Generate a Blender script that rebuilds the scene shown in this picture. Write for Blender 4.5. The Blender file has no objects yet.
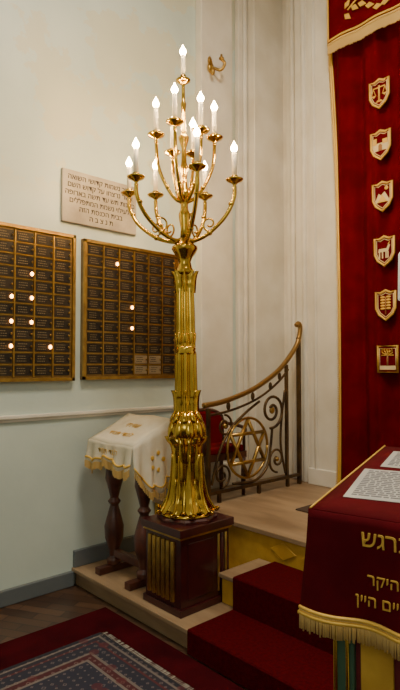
import bpy, bmesh, math, random
from mathutils import Vector, Matrix
random.seed(4)
D=bpy.data
S=bpy.context.scene
COL=S.collection

# ---------------------------------------------------------------- materials
def mat(name,col,rough=.6,metal=0.,col2=None,nscale=8.,bump=0.,bscale=40.,emis=None,estr=0.,sheen=0.,coat=0.,lo=.35,hi=.65,stretch=None,spec=None):
    m=D.materials.new(name); m.use_nodes=True
    nt=m.node_tree; N=nt.nodes; L=nt.links
    b=N['Principled BSDF']
    b.inputs['Base Color'].default_value=(*col,1)
    b.inputs['Roughness'].default_value=rough
    b.inputs['Metallic'].default_value=metal
    if spec is not None: b.inputs['Specular IOR Level'].default_value=spec
    if sheen: b.inputs['Sheen Weight'].default_value=sheen
    if coat: b.inputs['Coat Weight'].default_value=coat
    if emis:
        b.inputs['Emission Color'].default_value=(*emis,1); b.inputs['Emission Strength'].default_value=estr
    tc=N.new('ShaderNodeTexCoord')
    src=tc.outputs['Object']
    if stretch:
        mp=N.new('ShaderNodeMapping'); mp.inputs['Scale'].default_value=stretch
        L.new(src,mp.inputs['Vector']); src=mp.outputs['Vector']
    if col2:
        n=N.new('ShaderNodeTexNoise'); n.inputs['Scale'].default_value=nscale; n.inputs['Detail'].default_value=6
        r=N.new('ShaderNodeValToRGB')
        r.color_ramp.elements[0].position=lo; r.color_ramp.elements[0].color=(*col,1)
        r.color_ramp.elements[1].position=hi; r.color_ramp.elements[1].color=(*col2,1)
        L.new(src,n.inputs['Vector']); L.new(n.outputs['Fac'],r.inputs['Fac']); L.new(r.outputs['Color'],b.inputs['Base Color'])
    if bump:
        n2=N.new('ShaderNodeTexNoise'); n2.inputs['Scale'].default_value=bscale; n2.inputs['Detail'].default_value=5
        bp=N.new('ShaderNodeBump'); bp.inputs['Strength'].default_value=bump; bp.inputs['Distance'].default_value=.01
        L.new(src,n2.inputs['Vector']); L.new(n2.outputs['Fac'],bp.inputs['Height']); L.new(bp.outputs['Normal'],b.inputs['Normal'])
    return m

GOLD=mat('polished_brass',(.78,.50,.08),.17,1.,col2=(.48,.29,.04),nscale=6)
GOLDD=mat('aged_brass',(.56,.35,.09),.34,1.,col2=(.36,.21,.06),nscale=14)
GTHREAD=mat('gold_thread',(.78,.47,.08),.5,.3)
GTHREAD2=mat('gold_fringe_thread',(.66,.43,.14),.7,.1)
MAROON=mat('maroon_painted_wood',(.060,.008,.008),.3,coat=.3,col2=(.04,.005,.005))
CARPET=mat('maroon_carpet',(.085,.0016,.004),.95,col2=(.055,.001,.003),nscale=60,bump=.5,bscale=300,spec=.05)
VELVET=mat('red_velvet',(.135,.0006,.003),.85,col2=(.085,.0004,.002),nscale=5,spec=.06)
VELVETE=mat('emblem_red_ground',(.12,.0006,.003),.85,spec=.06)
CLOTHR=mat('maroon_velvet_cloth',(.10,.0013,.005),.85,col2=(.072,.001,.004),nscale=8,spec=.1)
WHITECL=mat('cream_cloth',(.78,.70,.54),.8,col2=(.70,.60,.42),nscale=9,bump=.2,bscale=80)
PLAST=mat('pale_plaster_trim',(.80,.75,.65),.55,col2=(.68,.62,.51),nscale=3,bump=.15,bscale=12)
WOODD=mat('dark_carved_wood',(.10,.035,.018),.4,col2=(.05,.018,.01),nscale=20,stretch=(1,1,.2),coat=.2)
WOODR=mat('reddish_turned_wood',(.11,.028,.014),.4,col2=(.06,.016,.009),nscale=14,coat=.3)
WOODL=mat('worn_pale_wood',(.40,.27,.155),.5,col2=(.22,.135,.07),nscale=6,stretch=(1,.25,1),bump=.15)
YELLOW=mat('ochre_painted_riser',(.66,.38,.05),.5,col2=(.50,.27,.03),nscale=9)
IRON=mat('wrought_iron',(.06,.035,.02),.4,.75,col2=(.15,.085,.03),nscale=9)
GREYB=mat('grey_baseboard_paint',(.13,.145,.15),.5)
MARBLE=mat('tan_marble',(.46,.40,.31),.5,col2=(.31,.26,.20),nscale=6,bump=.1)
INK=mat('dark_engraving',(.035,.025,.018),.7)
PLATE=mat('dark_name_plate',(.016,.011,.008),.4,.3,col2=(.040,.027,.018),nscale=6)
PLATEL=mat('light_name_plate',(.40,.32,.20),.4,.6)
BRONZE=mat('bronze_board_back',(.32,.195,.06),.4,.7,col2=(.21,.125,.04),nscale=10)
LETTER=mat('plate_lettering',(.26,.19,.10),.5,.4)
CANDLE=mat('candle_sleeve',(.86,.82,.72),.5)
BULB=mat('lit_bulb',(1,.9,.7),.4,emis=(1,.62,.25),estr=270)
LED=mat('memorial_lamp',(1,.5,.3),.4,emis=(1,.42,.10),estr=20)
PAPER=mat('printed_paper',(.56,.56,.53),.35,col2=(.45,.46,.45),nscale=6,coat=.5)
GREYINK=mat('print_grey',(.15,.15,.17),.6)
GREENP=mat('green_painted_panel',(.05,.11,.06),.5)
SHADE=mat('white_lamp_shade',(.78,.84,.74),.5,emis=(1,.97,.88),estr=.25)
CEIL=mat('ceiling_plaster',(.75,.73,.68),.8,bump=.1)
EMBW=mat('embroidery_white',(.72,.56,.30),.8)
EMBB=mat('embroidery_brown',(.33,.14,.05),.8)

def wallmat(name,c1,c2,patch):
    m=D.materials.new(name); m.use_nodes=True; nt=m.node_tree;N=nt.nodes;L=nt.links;b=N['Principled BSDF']
    b.inputs['Roughness'].default_value=.42
    tc=N.new('ShaderNodeTexCoord')
    n=N.new('ShaderNodeTexNoise'); n.inputs['Scale'].default_value=1.3; n.inputs['Detail'].default_value=8
    r=N.new('ShaderNodeValToRGB'); r.color_ramp.elements[0].color=(*c1,1); r.color_ramp.elements[1].color=(*c2,1)
    r.color_ramp.elements[0].position=.35; r.color_ramp.elements[1].position=.68
    n2=N.new('ShaderNodeTexNoise'); n2.inputs['Scale'].default_value=1.7; n2.inputs['Detail'].default_value=8; n2.inputs['Roughness'].default_value=.62
    mp=N.new('ShaderNodeMapping'); mp.inputs['Location'].default_value=(3.7,1.2,8.4)
    r2=N.new('ShaderNodeValToRGB'); r2.color_ramp.elements[0].position=.50; r2.color_ramp.elements[0].color=(0,0,0,1)
    r2.color_ramp.elements[1].position=.512; r2.color_ramp.elements[1].color=(.5,.5,.5,1)
    mx=N.new('ShaderNodeMixRGB'); mx.inputs['Color2'].default_value=(*patch,1)
    L.new(tc.outputs['Object'],n.inputs['Vector']); L.new(tc.outputs['Object'],mp.inputs['Vector']); L.new(mp.outputs['Vector'],n2.inputs['Vector'])
    L.new(n.outputs['Fac'],r.inputs['Fac']); L.new(n2.outputs['Fac'],r2.inputs['Fac'])
    sp=N.new('ShaderNodeSeparateXYZ'); L.new(tc.outputs['Object'],sp.inputs[0])
    mr=N.new('ShaderNodeMapRange'); mr.inputs[1].default_value=2.6; mr.inputs[2].default_value=2.9; L.new(sp.outputs[2],mr.inputs[0])
    ml=N.new('ShaderNodeMath'); ml.operation='MULTIPLY'; L.new(mr.outputs[0],ml.inputs[0]); L.new(r2.outputs['Color'],ml.inputs[1])
    L.new(ml.outputs[0],mx.inputs['Fac']); L.new(r.outputs['Color'],mx.inputs['Color1']); L.new(mx.outputs['Color'],b.inputs['Base Color'])
    n3=N.new('ShaderNodeTexNoise'); n3.inputs['Scale'].default_value=9; n3.inputs['Detail'].default_value=6
    bp=N.new('ShaderNodeBump'); bp.inputs['Strength'].default_value=.12; bp.inputs['Distance'].default_value=.02
    L.new(tc.outputs['Object'],n3.inputs['Vector']); L.new(n3.outputs['Fac'],bp.inputs['Height']); L.new(bp.outputs['Normal'],b.inputs['Normal'])
    return m
WALL=wallmat('pale_green_plaster',(.54,.62,.56),(.66,.73,.65),(.66,.60,.40))

def floormat():
    m=D.materials.new('dark_parquet'); m.use_nodes=True; nt=m.node_tree;N=nt.nodes;L=nt.links;b=N['Principled BSDF']
    tc=N.new('ShaderNodeTexCoord'); br=N.new('ShaderNodeTexBrick')
    mp=N.new('ShaderNodeMapping'); mp.inputs['Rotation'].default_value=(0,0,math.radians(60))
    br.inputs['Scale'].default_value=4; br.inputs['Mortar Size'].default_value=.012
    br.inputs['Color1'].default_value=(.045,.022,.013,1); br.inputs['Color2'].default_value=(.11,.055,.03,1); br.inputs['Mortar'].default_value=(.012,.008,.006,1)
    br.inputs['Brick Width'].default_value=1.2; br.inputs['Row Height'].default_value=.3
    L.new(tc.outputs['Object'],mp.inputs['Vector']); L.new(mp.outputs['Vector'],br.inputs['Vector']); L.new(br.outputs['Color'],b.inputs['Base Color'])
    b.inputs['Roughness'].default_value=.35
    return m
FLOOR=floormat()

def rugmat(x0,x1,y0,y1):
    m=D.materials.new('oriental_rug_wool'); m.use_nodes=True; nt=m.node_tree;N=nt.nodes;L=nt.links;b=N['Principled BSDF']
    b.inputs['Roughness'].default_value=.95
    tc=N.new('ShaderNodeTexCoord'); sp=N.new('ShaderNodeSeparateXYZ'); L.new(tc.outputs['Object'],sp.inputs[0])
    def mth(op,a,bv):
        n=N.new('ShaderNodeMath'); n.operation=op
        for i,v in enumerate((a,bv)):
            if v is None: continue
            if isinstance(v,(int,float)): n.inputs[i].default_value=v
            else: L.new(v,n.inputs[i])
        return n.outputs[0]
    X,Y=sp.outputs[0],sp.outputs[1]
    d=mth('MINIMUM',mth('MINIMUM',mth('SUBTRACT',X,x0),mth('SUBTRACT',x1,X)),mth('MINIMUM',mth('SUBTRACT',Y,y0),mth('SUBTRACT',y1,Y)))
    ds=mth('MULTIPLY',d,2.0)
    r=N.new('ShaderNodeValToRGB'); r.color_ramp.interpolation='CONSTANT'
    cols=[(0,(.012,.012,.022)),(.05,(.15,.12,.11)),(.075,(.022,.018,.03)),(.13,(.08,.018,.022)),(.16,(.02,.02,.035)),(.30,(.15,.12,.11)),(.33,(.06,.010,.015)),(.40,(.16,.13,.12)),(.43,(.022,.022,.04))]
    e=r.color_ramp.elements
    e[0].position=0; e[0].color=(*cols[0][1],1); e[1].position=cols[1][0]; e[1].color=(*cols[1][1],1)
    for p,c in cols[2:]:
        k=e.new(p); k.color=(*c,1)
    L.new(ds,r.inputs['Fac'])
    v=N.new('ShaderNodeTexVoronoi'); v.inputs['Scale'].default_value=24; v.inputs['Randomness'].default_value=.2; v.distance='MANHATTAN'
    L.new(tc.outputs['Object'],v.inputs['Vector'])
    r2=N.new('ShaderNodeValToRGB'); r2.color_ramp.interpolation='CONSTANT'
    e=r2.color_ramp.elements; e[0].position=0; e[0].color=(.7,.7,.7,1); e[1].position=.22; e[1].color=(0,0,0,1)
    k=e.new(.42); k.color=(.5,.5,.5,1); k=e.new(.56); k.color=(0,0,0,1)
    L.new(v.outputs['Distance'],r2.inputs['Fac'])
    mx=N.new('ShaderNodeMixRGB'); mx.inputs['Color2'].default_value=(.24,.18,.17,1)
    L.new(r2.outputs['Color'],mx.inputs['Fac']); L.new(r.outputs['Color'],mx.inputs['Color1'])
    v2=N.new('ShaderNodeTexVoronoi'); v2.inputs['Scale'].default_value=9; L.new(tc.outputs['Object'],v2.inputs['Vector'])
    r3=N.new('ShaderNodeValToRGB'); r3.color_ramp.interpolation='CONSTANT'; e=r3.color_ramp.elements; e[0].color=(.6,.6,.6,1); e[1].position=.25; e[1].color=(0,0,0,1)
    L.new(v2.outputs['Distance'],r3.inputs['Fac'])
    mx2=N.new('ShaderNodeMixRGB'); mx2.inputs['Color2'].default_value=(.10,.015,.02,1); L.new(r3.outputs['Color'],mx2.inputs['Fac']); L.new(mx.outputs['Color'],mx2.inputs['Color1'])
    L.new(mx2.outputs['Color'],b.inputs['Base Color'])
    return m

# ---------------------------------------------------------------- builder
class MB:
    def __init__(s): s.v=[];s.f=[];s.m=[];s.sm=[];s.mats=[];s.M=None
    def mi(s,m):
        if m not in s.mats: s.mats.append(m)
        return s.mats.index(m)
    def add(s,vs,fs,m,smooth=False):
        o=len(s.v); i=s.mi(m)
        for p in vs:
            p=Vector(p); s.v.append(s.M@p if s.M else p)
        for f in fs: s.f.append([o+k for k in f]); s.m.append(i); s.sm.append(smooth)
    def box(s,x0,x1,y0,y1,z0,z1,m):
        vs=[(x,y,z) for x in(x0,x1) for y in(y0,y1) for z in(z0,z1)]
        s.add(vs,[(0,1,3,2),(4,6,7,5),(0,4,5,1),(2,3,7,6),(0,2,6,4),(1,5,7,3)],m)
    def hexa(s,vs,m):
        s.add(vs,[(0,3,2,1),(4,5,6,7),(0,1,5,4),(1,2,6,5),(2,3,7,6),(3,0,4,7)],m)
    def lathe(s,c,prof,m,seg=24,lobes=0,smooth=True,cap=True,tw=0):
        vs=[];fs=[]
        for j,p in enumerate(prof):
            z,r=p[0],p[1]; a=p[2] if len(p)>2 else 0
            for i in range(seg):
                t=2*math.pi*i/seg
                rr=r*(1+a*(abs(math.cos(lobes*t/2))-.6)) if lobes else r
                vs.append((c[0]+rr*math.cos(t+tw*j),c[1]+rr*math.sin(t+tw*j),c[2]+z))
        for j in range(len(prof)-1):
            for i in range(seg):
                k=(i+1)%seg; fs.append((j*seg+i,j*seg+k,(j+1)*seg+k,(j+1)*seg+i))
        if cap: fs.append(list(range(seg))[::-1]); fs.append([(len(prof)-1)*seg+i for i in range(seg)])
        s.add(vs,fs,m,smooth)
    def ell(s,c,rx,ry,rz,m,seg=12,rings=8,R=None):
        vs=[];fs=[]
        for j in range(rings+1):
            ph=-math.pi/2+math.pi*j/rings
            for i in range(seg):
                t=2*math.pi*i/seg
                p=Vector((rx*math.cos(ph)*math.cos(t),ry*math.cos(ph)*math.sin(t),rz*math.sin(ph)))
                if R: p=R@p
                vs.append(Vector(c)+p)
        for j in range(rings):
            for i in range(seg):
                k=(i+1)%seg; fs.append((j*seg+i,j*seg+k,(j+1)*seg+k,(j+1)*seg+i))
        s.add(vs,fs,m,True)
    def tube(s,pts,r,m,n=8,closed=False,flat=None):
        pts=[Vector(p) for p in pts]; P=len(pts); vs=[];fs=[]
        up=None
        for j,p in enumerate(pts):
            a=pts[(j-1)%P] if (closed or j>0) else p; b=pts[(j+1)%P] if (closed or j<P-1) else p
            t=(b-a).normalized()
            if up is None:
                up=Vector((0,0,1)) if abs(t.z)<.9 else Vector((1,0,0))
            u=(up-t*up.dot(t))
            if u.length<1e-4: u=Vector((1,0,0))-t*t.x
            u.normalize(); up=u; w=t.cross(u)
            rr=r[min(j,len(r)-1)] if isinstance(r,(list,tuple)) else r
            for i in range(n):
                an=2*math.pi*i/n
                vs.append(p+u*rr*math.cos(an)+w*rr*math.sin(an))
        R=P if closed else P-1
        for j in range(R):
            q=(j+1)%P
            for i in range(n):
                k=(i+1)%n; fs.append((j*n+i,j*n+k,q*n+k,q*n+i))
        if not closed: fs.append(list(range(n))[::-1]); fs.append([(P-1)*n+i for i in range(n)])
        s.add(vs,fs,m,True)
    def prism(s,poly,org,ax,ay,az,t,m):
        org,ax,ay,az=map(Vector,(org,ax,ay,az)); n=len(poly)
        vs=[org+ax*x+ay*y for x,y in poly]+[org+ax*x+ay*y+az*t for x,y in poly]
        fs=[list(range(n))[::-1],[n+i for i in range(n)]]+[(i,(i+1)%n,n+(i+1)%n,n+i) for i in range(n)]
        s.add(vs,fs,m)
    def grid(s,fn,nu,nv,m):
        vs=[fn(i/nu,j/nv) for j in range(nv+1) for i in range(nu+1)]
        fs=[(j*(nu+1)+i,j*(nu+1)+i+1,(j+1)*(nu+1)+i+1,(j+1)*(nu+1)+i) for j in range(nv) for i in range(nu)]
        s.add(vs,fs,m,True)
    def build(s,name,parent=None,bevel=0,solid=0,recalc=True):
        me=D.meshes.new(name); me.from_pydata([tuple(v) for v in s.v],[],s.f)
        for m in s.mats: me.materials.append(m)
        for i,p in enumerate(me.polygons): p.material_index=s.m[i]; p.use_smooth=s.sm[i]
        if recalc:
            bm=bmesh.new(); bm.from_mesh(me); bmesh.ops.recalc_face_normals(bm,faces=bm.faces); bm.to_mesh(me); bm.free()
        ob=D.objects.new(name,me); COL.objects.link(ob)
        if solid:
            k=ob.modifiers.new('thickness','SOLIDIFY'); k.thickness=solid; k.offset=0
        if bevel:
            k=ob.modifiers.new('bevel','BEVEL'); k.width=bevel; k.segments=2; k.limit_method='ANGLE'
        if parent: setp(ob,parent)
        return ob
def setp(ob,p):
    ob.parent=p; ob.matrix_parent_inverse=Matrix.Translation(-p.location)
def empty(name,loc):
    e=D.objects.new(name,None); e.location=loc; e.empty_display_size=.1; COL.objects.link(e); return e
def spline(pts,n=10,closed=False):
    pts=[Vector(p) for p in pts]; out=[]; P=len(pts)
    for i in range(P-1 if not closed else P):
        p0=pts[i-1] if (i>0 or closed) else pts[0]; p1=pts[i]; p2=pts[(i+1)%P]; p3=pts[(i+2)%P] if (i+2<P or closed) else pts[-1]
        for k in range(n):
            t=k/n
            out.append(.5*((2*p1)+(p2-p0)*t+(2*p0-5*p1+4*p2-p3)*t*t+(3*p1-p0-3*p2+p3)*t**3))
    if not closed: out.append(pts[-1])
    return out
def text(name,body,loc,right,up,size,m,parent,align='CENTER',ext=.0008):
    cu=D.curves.new(name,'FONT'); cu.body=body; cu.size=size; cu.align_x=align; cu.align_y='CENTER'; cu.extrude=ext; cu.resolution_u=3
    o=D.objects.new(name+'_t',cu); COL.objects.link(o)
    dg=bpy.context.evaluated_depsgraph_get(); me=D.meshes.new_from_object(o.evaluated_get(dg)); D.objects.remove(o)
    r=Vector(right).normalized(); u=Vector(up).normalized(); n=r.cross(u)
    M=Matrix(((r.x,u.x,n.x,loc[0]),(r.y,u.y,n.y,loc[1]),(r.z,u.z,n.z,loc[2]),(0,0,0,1)))
    me.transform(M); me.materials.clear(); me.materials.append(m)
    ob=D.objects.new(name,me); COL.objects.link(ob)
    if parent: setp(ob,parent)
    return ob
def heb(s): return s[::-1]

YW=3.40; XE=4.12; ZC=5.6
# ---------------------------------------------------------------- room shell
b=MB(); b.box(-3.2,XE+.2,-3.2,YW+.2,-.12,0,FLOOR); b.build('floor')
b=MB(); b.box(-3.2,XE+.2,YW,YW+.2,0,ZC,WALL); b.build('wall_left')
b=MB(); b.box(XE,XE+.2,-3.2,YW,0,ZC,PLAST); b.build('wall_front')
b=MB(); b.box(-3.2,XE,-3.2,-3.0,0,ZC,WALL); b.build('wall_right')
b=MB(); b.box(-3.2,-3.0,-3.0,YW,0,ZC,WALL); b.build('wall_back')
b=MB(); b.box(-3.2,XE+.2,-3.2,YW+.2,ZC,ZC+.15,CEIL); b.build('ceiling')

b=MB(); b.box(-3,3.07,YW-.028,YW,1.165,1.19,PLAST); b.box(-3,3.07,YW-.016,YW,1.145,1.165,PLAST); b.build('trim_1',bevel=.005)
b=MB(); b.box(-3,1.93,YW-.03,YW,0,.10,GREYB); b.box(1.93,2.62,YW-.03,YW,.12,.235,GREYB); b.box(2.62,3.07,YW-.03,YW,.48,.60,GREYB); b.build('baseboard_left',bevel=.006)
b=MB()
b.box(3.07,3.45,YW-.08,YW,.48,ZC,PLAST)
b.box(3.56,3.62,YW-.05,YW,.48,ZC,PLAST)
b.lathe((3.66,YW-.03,0),[(.48,.028),(ZC,.028)],PLAST,seg=16)
b.box(3.70,XE,YW-.12,YW,.48,ZC,PLAST)
b.box(3.05,3.47,YW-.10,YW,.48,.68,PLAST)
b.build('trim_2',bevel=.008)
b=MB()
b.box(XE-.06,XE,2.50,3.20,.48,ZC,PLAST)
b.lathe((XE-.06,3.12,0),[(.48,.028),(ZC,.028)],PLAST,seg=16)
b.box(XE-.12,XE-.06,2.52,3.05,.48,ZC,PLAST)
b.lathe((XE-.12,2.95,0),[(.48,.026),(ZC,.026)],PLAST,seg=16)
b.box(XE-.16,XE-.12,2.55,2.87,.48,ZC,PLAST)
b.lathe((XE-.16,2.81,0),[(.60,.018),(ZC,.018)],PLAST,seg=16)
b.box(XE-.18,XE,2.54,2.89,.48,.62,PLAST)
b.build('trim_3',bevel=.006)

# ---------------------------------------------------------------- platform & steps
EPS=.002
b=MB()
b.box(1.95,2.618,-2.6,YW-EPS,0.0,.095,WOODL); b.box(1.92,2.618,-2.6,YW-EPS,.095,.12,WOODL)
b.build('stair_step',bevel=.004)
b=MB(); b.box(2.29,2.618,-2.6,2.30,.121,.275,YELLOW); b.box(2.26,2.618,-2.6,2.30,.275,.30,WOODL); b.build('stair_step.001',bevel=.004)
b=MB()
b.box(2.64,XE-EPS,-2.6,YW-EPS,0,.45,YELLOW); b.box(2.62,XE-EPS,-2.6,YW-EPS,.45,.48,WOODL)
for i in range(9):
    yy=2.12-i*.24
    b.prism([(-.10,0),(0,.055),(.10,0),(0,-.055)],(2.64,yy,.378),(0,-1,0),(0,0,1),(-1,0,0),.008,YELLOW)
b.build('raised_platform',bevel=.004)
b=MB()
y0,y1=1.0,2.17
outer=[(1.905,.010),(1.905,.128),(1.912,.134),(2.247,.134),(2.247,.308),(2.254,.314),(2.615,.314)]
inner=[(1.918,.010),(1.918,.121),(1.922,.121),(2.258,.121),(2.258,.301),(2.262,.301),(2.615,.301)]
b.prism(outer+inner[::-1],(0,y0,0),(1,0,0),(0,0,1),(0,1,0),y1-y0,CARPET)
b.build('stair_carpet_runner')
b=MB(); b.box(3.15,3.62,2.1,2.42,.481,.49,mat('brown_mat',(.07,.04,.025),.9)); b.build('door_mat')

# ---------------------------------------------------------------- rugs
b=MB(); b.box(-1.2,1.895,-1.5,2.93,.001,.009,mat('maroon_rug_wool',(.062,.003,.006),.95,col2=(.035,.002,.004),nscale=5,bump=.4,bscale=200,spec=.05)); b.build('maroon_rug')
rx0,rx1,ry0,ry1=-.9,1.69,.3,2.66
b=MB(); RUG=rugmat(rx0,rx1,ry0,ry1); b.box(rx0,rx1,ry0,ry1,.0095,.018,RUG)
FR=mat('rug_fringe_cotton',(.34,.31,.27),.9)
for k in range(180):
    yy=ry0+(ry1-ry0)*(k+.5)/180
    b.add([(rx1,yy-.003,.012),(rx1,yy+.003,.012),(rx1+.035,yy+.004+random.uniform(-.006,.006),.011),(rx1+.035,yy-.002,.011)],[(0,1,2,3)],FR)
for k in range(180):
    xx=rx0+(rx1-rx0)*(k+.5)/180
    b.add([(xx-.003,ry1,.012),(xx+.003,ry1,.012),(xx+.004,ry1+.012,.011),(xx-.002,ry1+.012,.011)],[(0,1,2,3)],FR)
b.build('oriental_rug')

# ---------------------------------------------------------------- memorial boards
def board(name,x0,x1,z0,z1,lit,light):
    e=empty(name,((x0+x1)/2,YW,z0))
    b=MB(); b.box(x0,x1,YW-.03,YW-.001,z0,z1,BRONZE)
    w=.022
    for bx in ((x0,x1,z0,z0+w),(x0,x1,z1-w,z1),(x0,x0+w,z0,z1),(x1-w,x1,z0,z1)):
        b.box(bx[0],bx[1],YW-.045,YW-.03,bx[2],bx[3],GOLDD)
    nc,nr=6,12
    X0,X1,Z0,Z1=x0+.03,x1-.03,z0+.03,z1-.03
    cw=(X1-X0)/nc; ch=(Z1-Z0)/nr
    for c in range(nc):
        for r in range(nr):
            ax=X0+c*cw; az=Z0+r*ch
            pm=PLATEL if (c,r) in light else PLATE
            b.box(ax+.010,ax+cw-.010,YW-.036,YW-.03,az+.009,az+ch-.009,pm)
            lm=INK if pm is PLATEL else LETTER
            for q in range(3):
                zz=az+ch*(.3+.2*q); s=ax+.020+random.uniform(0,.012); en=ax+cw-.042-random.uniform(0,.02)
                while s<en:
                    l=random.uniform(.005,.013); b.box(s,min(s+l,en),YW-.0368,YW-.036,zz-.0026,zz+.0026,lm); s+=l+.004
            lt=(c,r) in lit
            b.ell((ax+cw-.020,YW-.042,az+ch*.5),.012 if lt else .006,.009,.014 if lt else .008,LED if lt else GOLDD,8,5)
    for c in range(1,nc): b.box(X0+c*cw-.005,X0+c*cw+.005,YW-.042,YW-.03,Z0,Z1,GOLDD)
    for r in range(1,nr): b.box(X0,X1,YW-.039,YW-.03,Z0+r*ch-.003,Z0+r*ch+.003,GOLDD)
    b.build('plate_panel',e)
board('memorial_board',1.974,2.85,1.41,2.41,[(2,4),(1,10),(2,6)],[(3,1),(4,1),(3,0),(4,0)])
board('memorial_board.001',1.035,1.911,1.405,2.42,[(2,6),(3,8),(2,4),(2,2),(3,4),(3,6),(4,2)],[(1,2)])

e=empty('marble_plaque',(2.125,YW,2.5))
b=MB(); b.box(1.81,2.44,YW-.025,YW-.001,2.51,2.885,MARBLE); b.build('slab',e,bevel=.006)
lines=['לזכר נשמות קדושי השואה','אשר נרצחו על קדוש השם','בשנות תש עד תשה בארופה','ולעילוי נשמת המתפללים','בבית הכנסת הזה','ת נ צ ב ה']
for i,l in enumerate(lines):
    text('inscription_%d'%(i+1),heb(l),(2.125,YW-.0262,2.835-i*.055),(1,0,0),(0,0,1),.052,INK,e,ext=.0015)

# ---------------------------------------------------------------- pedestal
px0,px1,py0,py1=1.985,2.365,2.315,2.635
CX,CY=2.175,2.478
b=MB()
b.box(px0-.012,px1+.012,py0-.012,py1+.012,.121,.16,MAROON)
b.box(px0,px1,py0,py1,.16,.555,MAROON)
b.box(px0-.012,px1+.012,py0-.012,py1+.012,.54,.556,GOLDD)
b.box(px0-.022,px1+.022,py0-.022,py1+.022,.555,.60,MAROON)
for i in range(6):
    y=py0+.065+i*(py1-py0-.11)/5
    b.tube([(px0-.002,y,.19),(px0-.002,y,.52)],.016,GOLDD,10)
b.box(px0+.05,px1-.13,py0-.006,py0,.20,.51,MAROON)
for i in range(3):
    x=px1-.09+i*.03
    b.tube([(x,py0-.002,.19),(x,py0-.002,.52)],.009,GOLDD if i!=1 else MAROON,10)
b.build('candelabrum_pedestal',bevel=.004)

# ---------------------------------------------------------------- candelabrum
e=empty('candelabrum',(CX,CY,.60))
b=MB(); c=(CX,CY,0)
b.lathe(c,[(.60,.180),(.615,.180),(.625,.168)],MAROON,seg=8,smooth=False)
b.lathe(c,[(.625,.156),(.635,.160),(.645,.150)],GOLD,seg=48)
prof=[(.63,.132,.30),(.645,.138,.36),(.67,.126,.42),(.70,.104,.46),(.75,.088,.46),(.82,.080,.44),(.90,.076,.40),(.97,.073,.36),(1.04,.073,.3),(1.09,.080,.2)]
b.lathe(c,prof,GOLD,seg=108,lobes=9)
def leafstrip(t,prof,wid,curl=.25):
    cs,sn=math.cos(t),math.sin(t); n=len(prof); vs=[];fs=[]
    for j,(r,z) in enumerate(prof):
        f=j/(n-1); w=wid*(math.sin(math.pi*min(1,(f*.85+.15)))**.7)*(1+.16*math.sin(f*math.pi*7)) if j<n-1 else .002
        for q in(-1,-.5,0,.5,1):
            rr=r+.012*(1-abs(q)*1.6)*(1 if q else 1.3)
            vs.append((CX+rr*cs-sn*w*q,CY+rr*sn+cs*w*q,z))
    for j in range(n-1):
        for q in range(4): fs.append((j*5+q,j*5+q+1,(j+1)*5+q+1,(j+1)*5+q))
    b.add(vs,fs,GOLD,True)
def resamp(pts,n): 
    o=spline([(r,0,z) for r,z in pts],n); return [(p.x,p.z) for p in o]
LP=resamp([(.178,.660),(.162,.642),(.142,.668),(.114,.72),(.098,.79),(.088,.88),(.083,.98)],4)
for i in range(9):
    t=2*math.pi*i/9
    leafstrip(t,LP,.032)
    cs,sn=math.cos(t),math.sin(t)
    b.tube([Vector((CX+(r+.012)*cs,CY+(r+.012)*sn,z)) for r,z in LP],[.011-.0003*k for k in range(30)],GOLD,6)
    t2=t+math.pi/9
    leafstrip(t2,resamp([(.150,.665),(.134,.66),(.110,.70),(.090,.77),(.082,.84)],4),.022)
b.lathe(c,[(1.07,.074),(1.09,.094),(1.12,.106),(1.15,.103),(1.18,.086),(1.21,.072),(1.23,.062)],GOLD,seg=48)
for i in range(9):
    t=2*math.pi*i/9
    R=Matrix.Rotation(t,3,'Z')@Matrix.Rotation(math.radians(-14),3,'Y')
    b.ell((CX+.098*math.cos(t),CY+.098*math.sin(t),1.135),.018,.028,.055,GOLD,12,8,R)
    R=Matrix.Rotation(t+.35,3,'Z')@Matrix.Rotation(math.radians(-30),3,'Y')
    b.ell((CX+.080*math.cos(t+.35),CY+.080*math.sin(t+.35),1.205),.012,.022,.04,GOLD,10,7,R)
    leafstrip(t+.35,resamp([(.118,1.085),(.104,1.055),(.084,1.03),(.074,.98),(.070,.93)],4),.020)
prof=[(1.20,.066,.2),(1.24,.062,.38),(1.40,.059,.42),(1.585,.056,.42)]
b.lathe(c,prof,GOLD,seg=96,lobes=8,cap=False)
for i in range(8):
    t=2*math.pi*i/8
    leafstrip(t,resamp([(.078,1.36),(.067,1.33),(.062,1.28),(.064,1.22)][::-1],4),.018)
b.lathe(c,[(1.575,.058),(1.585,.066),(1.60,.059),(1.61,.064),(1.625,.056)],GOLD,seg=32)
b.lathe(c,[(1.62,.054,.3),(1.80,.050,.42),(2.01,.046,.42),(2.07,.047,.2)],GOLD,seg=96,lobes=8,cap=False)
for i in range(8):
    t=2*math.pi*i/8
    R=Matrix.Rotation(t,3,'Z')@Matrix.Rotation(math.radians(8),3,'Y')
    b.ell((CX+.054*math.cos(t),CY+.054*math.sin(t),1.66),.009,.016,.05,GOLD,10,7,R)
    leafstrip(t,resamp([(.048,1.95),(.052,2.0),(.058,2.05),(.070,2.085)],4),.016)
DZ=.045
b.lathe(c,[(2.06,.048),(2.08,.058),(2.10,.046),(2.14,.036),(2.17,.048),(2.20,.070),(2.22,.080),(2.235,.078),(2.25,.055),(2.28,.035)],GOLD,seg=32)
b.build('fluted_column',e)
b=MB()
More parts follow.
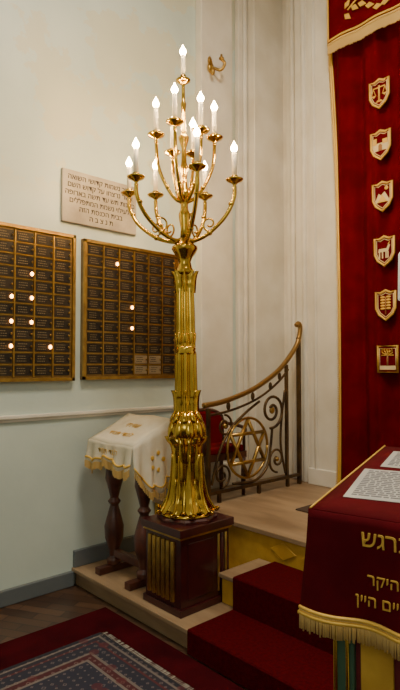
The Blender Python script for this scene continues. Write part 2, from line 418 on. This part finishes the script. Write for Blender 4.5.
b.lathe(c,[(z+DZ,r) for z,r in [(2.21,.03),(2.30,.024),(2.36,.034),(2.39,.036),(2.42,.024),(2.46,.022),(2.49,.045),(2.51,.05),(2.53,.045),(2.56,.022),(2.62,.017),(2.68,.026),(2.71,.017),(2.80,.014),(2.85,.03),(2.87,.034),(2.89,.016),(3.02,.011),(3.08,.018),(3.10,.011),(3.20,.010),(3.215,.03),(3.225,.045),(3.232,.045),(3.232,.018),(3.26,.018)]],GOLD,seg=24)
b.build('centre_stem',e)
Rv=Vector((.736,-.677,0)); Nv=-Vector((.677,.736,0))
def cup(b,p):
    x,y,z=p
    b.lathe((x,y,z),[(-.045,.006),(-.035,.014),(-.025,.008),(-.012,.02),(.0,.046),(.010,.054),(.013,.052),(.004,.02),(.012,.016),(.03,.02),(.033,.02)],GOLD,seg=20)
def candle(i,p,h=.155):
    x,y,z=p
    b=MB(); b.lathe((x,y,z),[(.02,.0145),(.02+h,.0145),(.024+h,.011)],CANDLE,seg=14)
    b.lathe((x,y,z+.022+h),[(0,.008),(.01,.015),(.024,.021),(.038,.016),(.055,.006),(.068,.001)],BULB,seg=12)
    b.build('candle_light_%d'%i,e)
low=[15,75,150,-135,-112,-62]
up=[-16,40,92,152,-150,-82]
b=MB(); cups=[]
for k,a in enumerate(low):
    a=math.radians(a); dv=Rv*math.sin(a)+Nv*math.cos(a)
    P=lambda r,z: Vector((CX,CY,0))+dv*r+Vector((0,0,z+DZ))
    rad=[.315,.315,.26,.27,.385,.315][k]
    pts=spline([P(.02,2.235),P(.07,2.225),P(rad*.5,2.265),P(rad*.82,2.36),P(rad*.98,2.46),P(rad,2.53)],8)
    b.tube(pts,.0125,GOLD,10)
    sc=[]
    for q in range(22):
        t=q/21; an=math.pi*1.5-t*math.pi*2.3; rr=.045*(1-.7*t)
        sc.append(P(rad*.5+rr*math.cos(an),2.32+rr*math.sin(an)))
    b.tube(sc,.006,GOLD,8)
    b.ell(P(rad*.5,2.265),.018,.018,.018,GOLD)
    b.ell(P(rad*.93,2.43),.018,.018,.014,GOLD)
    cup(b,P(rad,2.565)); cups.append(P(rad,2.565))
for k,a in enumerate(up):
    a=math.radians(a); dv=Rv*math.sin(a)+Nv*math.cos(a)
    P=lambda r,z: Vector((CX,CY,0))+dv*r+Vector((0,0,z+DZ))
    rad=[.17,.165,.19,.12,.15,.17][k]; zz=[2.885,2.85,2.86,2.80,2.82,2.87][k]
    pts=spline([P(.015,2.47),P(.05,2.48),P(rad*.6,2.55),P(rad*.92,2.68),P(rad,zz-.04)],8)
    b.tube(pts,.0105,GOLD,10)
    b.ell(P(rad*.6,2.555),.015,.015,.015,GOLD)
    cup(b,P(rad,zz)); cups.append(P(rad,zz))
b.build('branch_arms',e)
cups.append(Vector((CX,CY,3.235+DZ)))
for i,p in enumerate(cups): candle(i+1,p,.155 if i<12 else .13)
e.rotation_euler=Matrix.Rotation(math.radians(-.6),3,Vector((.677,.736,0))).to_euler()

# ---------------------------------------------------------------- iron railing (runs along X)
RY=2.94
b=MB(); P=lambda x,z:(x,RY,z)
HB=mat('bronze_handrail',(.30,.17,.05),.35,.8)
hr=spline([P(2.74,1.215),P(2.90,1.23),P(3.08,1.265),P(3.28,1.32),P(3.45,1.39),P(3.62,1.48),P(3.77,1.60),P(3.87,1.71),P(3.905,1.80),P(3.91,1.86),P(3.885,1.885),P(3.855,1.865)],6)
b.tube(hr,.021,HB,10)
lr=spline([P(2.78,1.14),P(2.92,1.15),P(3.08,1.175),P(3.28,1.225),P(3.45,1.29),P(3.62,1.385),P(3.74,1.48)],6)
b.tube(lr,.010,IRON,8)
b.box(2.78,3.90,RY-.014,RY+.014,.55,.575,IRON)
b.box(3.87,3.90,RY-.015,RY+.015,.481,1.76,IRON)
b.box(3.70,3.725,RY-.012,RY+.012,.575,1.52,IRON)
b.box(2.775,2.80,RY-.012,RY+.012,.481,1.19,IRON)
for x in (2.9,3.35,3.72): b.box(x-.012,x+.012,RY-.012,RY+.012,.481,.555,IRON)
def spiral(cx,cz,r0,r1,a0,a1,n=40,r=.010):
    pts=[]
    for i in range(n+1):
        t=i/n; a=math.radians(a0+(a1-a0)*t); rr=r0+(r1-r0)*t
        pts.append(P(cx+rr*math.cos(a),cz+rr*math.sin(a)))
    return pts
b.tube(spiral(3.52,1.14,.15,.03,-100,500),.012,IRON,8)
b.tube(spline([P(2.82,.62),P(2.90,.85),P(3.02,1.02),P(3.20,1.14),P(3.36,1.22)],6),.011,IRON,8)
b.tube(spiral(2.96,1.05,.085,.02,90,-420),.009,IRON,8)
b.tube(spiral(2.93,.68,.095,.02,-90,440),.009,IRON,8)
b.tube(spiral(3.58,.73,.11,.02,-90,-600),.010,IRON,8)
b.tube(spline([P(3.05,.60),P(3.30,.59),P(3.45,.68),P(3.50,.85),P(3.52,.99)],6),.011,IRON,8)
b.tube(spline([P(3.69,.60),P(3.63,.85),P(3.65,1.10),P(3.69,1.30)],6),.010,IRON,8)
b.tube(spiral(3.22,.86,.235,.235,0,360),.011,GOLDD,8)
for s in (90,-90):
    tri=[P(3.22+.225*math.cos(math.radians(s+120*q)),.86+.225*math.sin(math.radians(s+120*q))) for q in range(3)]
    for q in range(3): b.tube([tri[q],tri[(q+1)%3]],.015,GOLDD,8)
for x,z in ((3.0,1.16),(3.28,1.225),(3.5,1.30),(3.62,1.38)): 
    b.ell(P(x,z+.04),.02,.012,.035,IRON)
for x,z,s in ((3.52,1.14,.03),(2.96,1.05,.02),(3.58,.73,.02)): b.ell(P(x,z),s,.018,s,GOLDD)
b.build('wrought_iron_railing')

# ---------------------------------------------------------------- armchair behind railing
e=empty('armchair',(3.0,3.14,.48))
b=MB(); ax0,ax1,ay0,ay1=2.81,3.25,2.98,3.27
AC=(ax0+ax1)/2; AH=(ax1-ax0)/2
UP=mat('red_upholstery',(.15,.002,.005),.8,spec=.1)
b.box(ax0,ax1,ay0,ay1,.78,.83,WOODD)
for x in (ax0+.02,ax1-.02):
    for y in (ay0+.02,ay1-.02): b.lathe((x,y,0),[(.481,.014),(.60,.02),(.70,.016),(.79,.022)],WOODD,seg=12)
arch=[(ax0,.83)]+[(AC-AH*math.cos(math.pi*i/12), 1.06+.09*math.sin(math.pi*i/12)) for i in range(13)]+[(ax1,.83)]
b.tube([(x,ay1-.01,z) for x,z in arch],.018,WOODD,10)
for x in (ax0,ax1):
    b.tube(spline([(x,ay1-.01,1.02),(x,ay1-.12,1.03),(x,ay0+.03,1.01),(x,ay0+.02,.98)],6),.015,WOODD,10); b.tube([(x,ay0+.03,.83),(x,ay0+.03,1.0)],.013,WOODD,10)
b.build('chair_frame',e)
b=MB(); b.box(ax0+.02,ax1-.02,ay0+.01,ay1-.04,.825,.88,UP)
b.prism([(AC+(x-AC)*.92,.84+(z-.83)*.94) for x,z in arch],(0,ay1-.04,0),(1,0,0),(0,0,1),(0,1,0),.03,UP)
b.build('cushions',e,bevel=.015)

# ---------------------------------------------------------------- prayer stand with draped cloth
e=empty('prayer_stand',(2.13,3.03,.121))
b=MB()
for y in (2.82,3.16):
    b.box(1.98,2.30,y-.03,y+.03,.121,.165,WOODR)
    b.lathe((2.11,y,0),[(.165,.045),(.20,.05),(.22,.03),(.26,.036),(.34,.062),(.42,.066),(.50,.045),(.56,.028),(.585,.045),(.61,.028),(.66,.04),(.74,.062),(.82,.058),(.90,.036),(.93,.05),(.97,.05)],WOODR,seg=20)
b.box(2.09,2.13,2.82,3.16,.22,.27,WOODR)
b.hexa([(1.99,2.78,.97),(2.29,2.78,.97),(2.29,3.26,.97),(1.99,3.26,.97),(1.99,2.78,1.0),(2.29,2.78,1.13),(2.29,3.26,1.13),(1.99,3.26,1.0)],WOODR)
b.build('carved_stand',e,bevel=.004)
ST=.155
b=MB()
def top(u,v):
    x=1.975+u*.33; y=2.765+v*.51; return (x,y,1.005+u*ST+.004*math.sin(v*9+u*4))
b.grid(top,10,12,WHITECL)
def fr(u,v):
    y=2.765+u*.51; d=v*(.135+.03*math.sin(u*9)+.01*math.sin(u*31)); return (1.975-.015*v*(1+math.sin(u*26)),y,1.005+.004*math.sin(u*9)-d)
b.grid(fr,40,8,WHITECL)
def sd(u,v):
    x=1.975+u*.33; z=1.005+u*ST+.004*math.sin(u*4); d=v*(.14+.26*math.sin(min(1,u*1.3)*math.pi*.6)+.012*math.sin(u*22)); return (x,2.765-.018*v*(1+math.sin(u*21)),z-d)
b.grid(sd,36,8,WHITECL)
b.build('draped_cloth',e,solid=.006)
b=MB()
for k in range(70):
    u=(k+.5)/70; p=fr(u,1); b.box(p[0]-.008,p[0]-.002,p[1]-.0025,p[1]+.0025,p[2]-.040-random.uniform(0,.01),p[2]+.004,GTHREAD2)
for k in range(50):
    u=(k+.5)/50; p=sd(u,1); b.box(p[0]-.0025,p[0]+.0025,p[1]-.006,p[1]-.001,p[2]-.035-random.uniform(0,.01),p[2]+.004,GTHREAD2)
b.tube([Vector(fr(i/40,.80))+Vector((-.005,0,0)) for i in range(41)],.008,GTHREAD,6)
b.tube([Vector(sd(i/40,.90))+Vector((0,-.005,0)) for i in range(41)],.006,GTHREAD,6)
for q in range(5):
    p=Vector(sd(.55+.14*math.cos(q*1.257),.50+.14*math.sin(q*1.257)))+Vector((0,-.006,0))
    b.ell(p,.016,.003,.016,GTHREAD)
b.build('gold_fringe',e)
nrm=Vector((.33,0,ST)).normalized()
text('cloth_lettering_1',heb('שויתי'),(2.17,3.03,1.105),(0,-1,0),nrm,.075,GTHREAD,e)
text('cloth_lettering_2',heb('לנגדי תמיד'),(2.07,3.03,1.058),(0,-1,0),nrm,.06,GTHREAD,e)
text('cloth_lettering_3',heb('לנגדי תמיד'),(1.948,3.0,.955),(0,-1,0),(0,0,1),.05,GTHREAD,e)

# ---------------------------------------------------------------- ark curtain
def cfold(y,z): return 3.915+.030*math.sin(y*22+.5)+.010*math.sin(y*57+1)+.004*math.sin(z*2)
e=empty('ark_curtain',(3.92,1.9,.50))
b=MB()
def yl(z):
    if z>2.2: return 2.525+.10*((z-2.2)/2.1)**1.3
    return 2.525+.05*((2.2-z)/1.7)**2
def cur(u,v):
    z=.50+v*4.0; y=yl(z)+u*(1.2-yl(z)); return (cfold(y,z),y,z)
b.grid(cur,140,40,VELVET); b.build('velvet_panel',e,solid=.006)
b=MB()
for off in (0,.02):
    b.tube([(cur((off)/1.4,i/60)[0]-.010,cur(off/1.4,i/60)[1],cur(0,i/60)[2]) for i in range(61)],.009,GTHREAD,6)
for k in range(210):
    z=.53+k*.0182; p=cur(0,(z-.50)/4.0)
    b.box(p[0]-.004,p[0]+.002,p[1]-.002,p[1]+.024+random.uniform(0,.006),z-.004,z+.003,GTHREAD2)
b.build('gold_edging',e)
b=MB()
SX=3.870
sh0=[(-.085,.105),(-.045,.095),(0,.115),(.045,.095),(.085,.105),(.085,-.03),(.06,-.08),(0,-.125),(-.06,-.08),(-.085,-.03)]
sh=[(x*.92,z*.95) for x,z in sh0]
def Q(yc,zc,u,w,dx=0): return (SX-dx,yc-u,zc+w)
EC=[(2.125,3.65),(2.12,3.24),(2.11,2.83),(2.10,2.40),(2.095,1.98),(2.085,1.56)]
for k,(yc,zc) in enumerate(EC):
    PR=lambda poly,m,dx=.004: b.prism([(x,z) for x,z in poly],(SX-dx,yc,zc),(0,-1,0),(0,0,1),(-1,0,0),.003,m)
    fr_=[(-.080,-.10),(-.080,.10),(.080,.10),(.080,-.10)] if k==5 else sh
    PR(fr_,VELVETE,0)
    b.tube([Q(yc,zc,x,z,.004) for x,z in fr_],.010,GTHREAD,6,closed=True)
    b.tube([Q(yc,zc,x*.82,z*.82,.004) for x,z in fr_],.0035,EMBW,6,closed=True)
    if k==0:
        b.tube([Q(yc,zc,0,-.06,.006),Q(yc,zc,0,.06,.006)],.007,GTHREAD,6); b.tube([Q(yc,zc,-.05,.045,.006),Q(yc,zc,.05,.045,.006)],.006,GTHREAD,6)
        for s in(-1,1):
            PR([(s*.045-.022,-.01),(s*.045+.022,-.01),(s*.045,-.03)],GTHREAD); b.tube([Q(yc,zc,s*.05,.045,.006),Q(yc,zc,s*.065,-.01,.006)],.003,GTHREAD,5); b.tube([Q(yc,zc,s*.05,.045,.006),Q(yc,zc,s*.03,-.01,.006)],.003,GTHREAD,5)
        PR([(-.03,-.07),(.03,-.07),(.015,-.055),(-.015,-.055)],GTHREAD)
    elif k==1:
        PR([(-.06,-.05),(.06,-.05),(.06,.01),(-.06,.01)],EMBW); PR([(-.06,.0),(-.03,.0),(-.03,.05),(-.06,.05)],GTHREAD,.007); PR([(.02,.0),(.06,.0),(.06,.035),(.02,.035)],GTHREAD,.007); PR([(-.015,-.05),(.015,-.05),(.015,-.01),(0,.005),(-.015,-.01)],EMBB,.008)
    elif k==2:
        PR([(-.065,-.05),(.065,-.05),(.02,.03),(-.01,.005),(-.03,.02)],EMBW); PR([(-.04,-.05),(.04,-.05),(.0,.01)],GTHREAD,.007); b.ell(Q(yc,zc,.035,.055,.006),.004,.016,.016,GTHREAD)
    elif k==3:
        PR([(-.05,-.01),(.03,-.01),(.05,.04),(.035,.045),(.02,.015),(-.045,.015)],EMBW)
        for q in(-.045,-.02,.01,.025): PR([(q,-.06),(q+.01,-.06),(q+.01,-.01),(q,-.01)],EMBW)
        PR([(.03,.045),(.05,.07),(.04,.04)],GTHREAD,.007)
    elif k==4:
        b.tube([Q(yc,zc,0,-.075,.006),Q(yc,zc,0,.06,.006)],.005,EMBB,6)
        for q in range(5):
            for s in(-1,1): b.ell(Q(yc,zc,s*.024,-.03+q*.022,.006),.004,.02,.009,GTHREAD)
    else:
        PR([(-.065,-.08),(.065,-.08),(.065,-.05),(-.065,-.05)],EMBW)
        b.tube([Q(yc,zc,0,-.05,.006),Q(yc,zc,0,.03,.006)],.006,EMBB,6)
        for q in range(7):
            a=math.radians(q*30); b.tube([Q(yc,zc,0,.03,.006),Q(yc,zc,.05*math.cos(a),.03+.04*math.sin(a),.006)],.004,GTHREAD,5)
b.build('embroidered_emblems',e)
text('emblem_lettering',heb('בנימין'),(SX-.014,2.085,1.63),(0,-1,0),(0,0,1),.04,GTHREAD,e)
b=MB()
for zc in (3.655,3.25,2.84,2.41,1.985,1.565):
    b.tube([(SX-.004,1.5-x,zc+z) for x,z in sh],.0085,GTHREAD,6,closed=True); b.ell((SX-.004,1.5,zc),.004,.05,.05,EMBW)
b.build('embroidered_emblems_2',e)

# valance
VX=3.838; VZ=4.22
e=empty('curtain_valance',(VX,1.9,VZ))
b=MB()
def val(u,v):
    y=2.575+u*(1.2-2.575); z=VZ+v*1.0; return (VX+.008*math.sin(y*20),y,z)
b.grid(val,60,8,VELVET); b.build('velvet_pelmet',e,solid=.01)
b=MB()
b.tube([Vector(val(i/60,.03))+Vector((-.01,0,0)) for i in range(61)],.009,GTHREAD,6)
b.tube([Vector(val(i/60,.0))+Vector((-.01,0,0)) for i in range(61)],.011,GTHREAD2,6)
for k in range(170):
    u=(k+.5)/170; p=val(u,0); b.box(p[0]-.012,p[0]-.004,p[1]-.003,p[1]+.003,p[2]-.08-random.uniform(0,.012),p[2],GTHREAD2)
LX=VX-.017
def leaf(y,z,a,l=.07):
    pts=[(-l*.5,0),(-.1*l,.28*l),(l*.5,0),(-.1*l,-.28*l)]
    ca,sa=math.cos(a),math.sin(a)
    b.prism([(x*ca-w*sa,x*sa+w*ca) for x,w in pts],(LX,y,z),(0,-1,0),(0,0,1),(-1,0,0),.004,GTHREAD)
for base in (2.17,1.55):
    zb=VZ+.20
    st=[(LX,base+.20-.10*i, zb+.05*math.sin(i*1.6)) for i in range(5)]
    b.tube(spline(st,8),.007,GTHREAD,6)
    for i in range(7):
        t=i/6; y=base+.20-.40*t; z=zb+.05*math.sin(t*6.4); leaf(y,z+.055,.9+t,.085); leaf(y,z-.055,-.8+t,.085)
    for q in range(8): leaf(base+.06*math.cos(q*.785),zb+.20+.06*math.sin(q*.785),q*.785,.07)
b.tube([(LX,2.56,VZ+.03+.02*i) for i in range(40)],.008,GTHREAD,6)
b.build('gold_fringe_and_embroidery',e)

# ---------------------------------------------------------------- reading table
th=math.radians(12)
U=Vector((math.sin(th),-math.cos(th),0)); V=Vector((math.cos(th),math.sin(th),0)); C0=Vector((1.222,.889,0))
TM=Matrix(((U.x,V.x,0,C0.x),(U.y,V.y,0,C0.y),(0,0,1,0),(0,0,0,1)))
W,L_=1.15,.67
e=empty('reading_table',tuple(C0+U*W/2+V*L_/2))
zt=lambda v:1.118+v*.13
b=MB(); b.M=TM
b.box(.06,W-.05,.06,.38,.019,.90,mat('red_panel',(.13,.008,.01),.6))
b.box(.04,W-.03,.04,.40,.019,.10,WOODD)
b.box(.045,.10,.045,.20,.10,.90,GREENP)
b.box(W-.10,W-.045,.045,.20,.10,.90,GREENP)
for u0 in (.05,.083): b.tube([(u0,.042,.12),(u0,.042,.88)],.006,GOLD,6)
for u0 in (.115,.36,.60,.85): b.box(u0,u0+.085,.05,.06,.10,.88,YELLOW)
b.hexa([(0.01,.01,.90),(W-.01,.01,.90),(W-.01,L_-.02,.90),(.01,L_-.02,.90),(0.01,.01,zt(0)-.01),(W-.01,.01,zt(0)-.01),(W-.01,L_-.02,zt(L_)-.014),(.01,L_-.02,zt(L_)-.014)],WOODD)
b.build('wooden_body',e,bevel=.003)
b=MB(); b.M=TM
b.grid(lambda u,v:(u*W,v*L_,zt(v*L_)),30,12,CLOTHR)
DR=.262
def frt(u,v):
    return (u*W-.022*v*max(0,1-u*12),-.004-.018*v*(1+.8*math.sin(u*34)),zt(0)-v*DR)
b.grid(frt,90,12,CLOTHR)
b.grid(lambda u,v:(-.004-.020*v*(1+math.sin(u*15)),u*L_,zt(u*L_)-v*DR),40,10,CLOTHR)
b.grid(lambda u,v:(W+.004+.016*v*(1+math.sin(u*15)),u*L_,zt(u*L_)-v*DR),40,10,CLOTHR)
b.build('velvet_cover',e,solid=.004)
b=MB(); b.M=TM
for k in range(300):
    u=(k+.5)/300; p=frt(u,1); z1=p[2]+.012; z0=p[2]-.040-random.uniform(0,.010)
    b.tube([(p[0],p[1]-.004,z1),(p[0]+random.uniform(-.002,.002),p[1]-.006,z0)],.0024,GTHREAD2,5)
b.tube([Vector(frt(i/90,.97))+Vector((0,-.006,0)) for i in range(91)],.005,GTHREAD,6)
b.tube([Vector(frt(i/90,1.02))+Vector((0,-.006,0)) for i in range(91)],.006,GTHREAD,6)
for k in range(120):
    v=(k+.5)/120*L_; b.tube([(-.03,v,zt(v)-DR+.01),(-.03,v,zt(v)-DR-.045)],.0024,GTHREAD2,5)
b.tube([(.0,v*L_/20,zt(v*L_/20)+.003) for v in range(21)],.003,GTHREAD,6)
b.build('gold_fringe',e)
def tl(name,s,u,z,size):
    v=(zt(0)-z)/DR; off=.008+.036*v
    p=C0+U*u-V*off
    text(name,heb(s),(p.x,p.y,z),U,(0,0,1),size,GTHREAD,e,'LEFT',.002)
tl('lettering_1','בבית אלהים נהלך ברגש',.142,1.068,.058)
tl('lettering_2','לזכר אבינו היקר',.162,.975,.038)
tl('lettering_3','ר יצחק בן חיים היין',.134,.925,.038)
SL=Matrix.Translation((0,0,zt(0)+.003))@Matrix.Rotation(math.atan(.13),4,'X')
def sheet(name,u,v,w,h,ang,t,lines=True,dz=0):
    b=MB(); b.M=TM@SL@Matrix.Translation((u,v,dz))@Matrix.Rotation(ang,4,'Z')
    b.box(0,w,0,h,0,t,PAPER)
    if lines:
        k=0
        while .025+k*.016<h-.02:
            s=.018
            while s<w-.02:
                l=random.uniform(.008,.03); b.box(s,min(s+l,w-.018),.022+k*.016,.030+k*.016,t,t+.0006,GREYINK); s+=l+.005
            k+=1
    return b.build(name)
sheet('printed_sheet',.05,.11,.20,.27,.10,.0015)
sheet('printed_sheet.001',.28,.07,.20,.28,-.05,.0015)
sheet('printed_sheet.002',.06,.42,.26,.19,.05,.0015)
b=MB(); b.M=TM@SL@Matrix.Translation((.72,.2,0))
b.box(-.17,.17,-.012,.25,0,.004,WOODD)
for s in(-1,1):
    b.prism([(0,.004),(s*.16,.004),(s*.16,.012),(s*.08,.024),(s*.02,.022),(0,.010)],(0,0,0),(1,0,0),(0,0,1),(0,1,0),.24,PAPER)
b.build('prayer_book')
e=empty('reading_lamp',tuple(C0+U*.42+V*.60+Vector((0,0,1.20))))
b=MB(); b.M=TM
b.lathe((.42,.60,0),[(1.205,.045),(1.215,.045),(1.23,.03),(1.24,.012)],GOLD,seg=24)
b.tube(spline([(.42,.60,1.22),(.42,.60,1.6),(.41,.60,1.85),(.32,.60,1.97),(.18,.62,1.98),(.115,.63,1.93)],8),.008,GOLD,8)
b.lathe((.115,.63,0),[(1.91,.012),(1.93,.02),(1.94,.012)],GOLD,seg=16)
b.lathe((.115,.63,0),[(1.74,.046),(1.745,.048),(1.905,.044),(1.912,.04)],SHADE,seg=28)
b.build('lamp_body',e)

# ---------------------------------------------------------------- small wall bracket
b=MB(); bx,by,bz=3.17,YW-.08,4.08
b.ell((bx,by-.01,bz),.035,.018,.05,GOLDD)
b.tube(spline([(bx,by-.02,bz),(bx+.05,by-.08,bz-.03),(bx+.08,by-.10,bz+.03),(bx+.05,by-.09,bz+.06)],8),.013,GOLDD,8)
b.tube(spline([(bx,by-.02,bz+.02),(bx-.05,by-.05,bz+.05),(bx-.07,by-.06,bz+.01),(bx-.045,by-.05,bz-.01)],8),.012,GOLDD,8)
b.lathe((bx+.05,by-.09,bz+.05),[(0,.008),(.01,.022),(.02,.022),(.02,.010),(.05,.010)],GOLDD,seg=14)
b.ell((bx-.01,by-.045,bz-.055),.02,.02,.03,GOLDD)
b.build('wall_sconce')

# ---------------------------------------------------------------- lights
def area(name,loc,size,pw,col,tgt=None):
    l=D.lights.new(name,'AREA'); l.shape='RECTANGLE'; l.size=size[0]; l.size_y=size[1]; l.energy=pw; l.color=col
    o=D.objects.new(name,l); o.location=loc; COL.objects.link(o)
    if tgt: o.rotation_euler=(Vector(tgt)-Vector(loc)).to_track_quat('-Z','Y').to_euler()
    return o
area('ceiling_lamp',(1.5,.8,5.4),(1.0,1.0),150,(1,.90,.73))
area('window_light',(-2.6,-.8,3.4),(1.6,2.2),44,(.86,.97,1.),(1.5,3.4,1.9))
w=D.worlds.new('world'); w.use_nodes=True; S.world=w
w.node_tree.nodes['Background'].inputs[0].default_value=(.5,.55,.6,1); w.node_tree.nodes['Background'].inputs[1].default_value=.3

# ---------------------------------------------------------------- camera
cd=D.cameras.new('camera'); cam=D.objects.new('camera',cd); COL.objects.link(cam)
cd.sensor_fit='VERTICAL'; cd.sensor_height=36; cd.lens=543/690*36; cd.clip_start=.02
cam.location=(0,0,1.5); cam.rotation_euler=(math.radians(92.32),0,math.radians(-42.6))
S.camera=cam
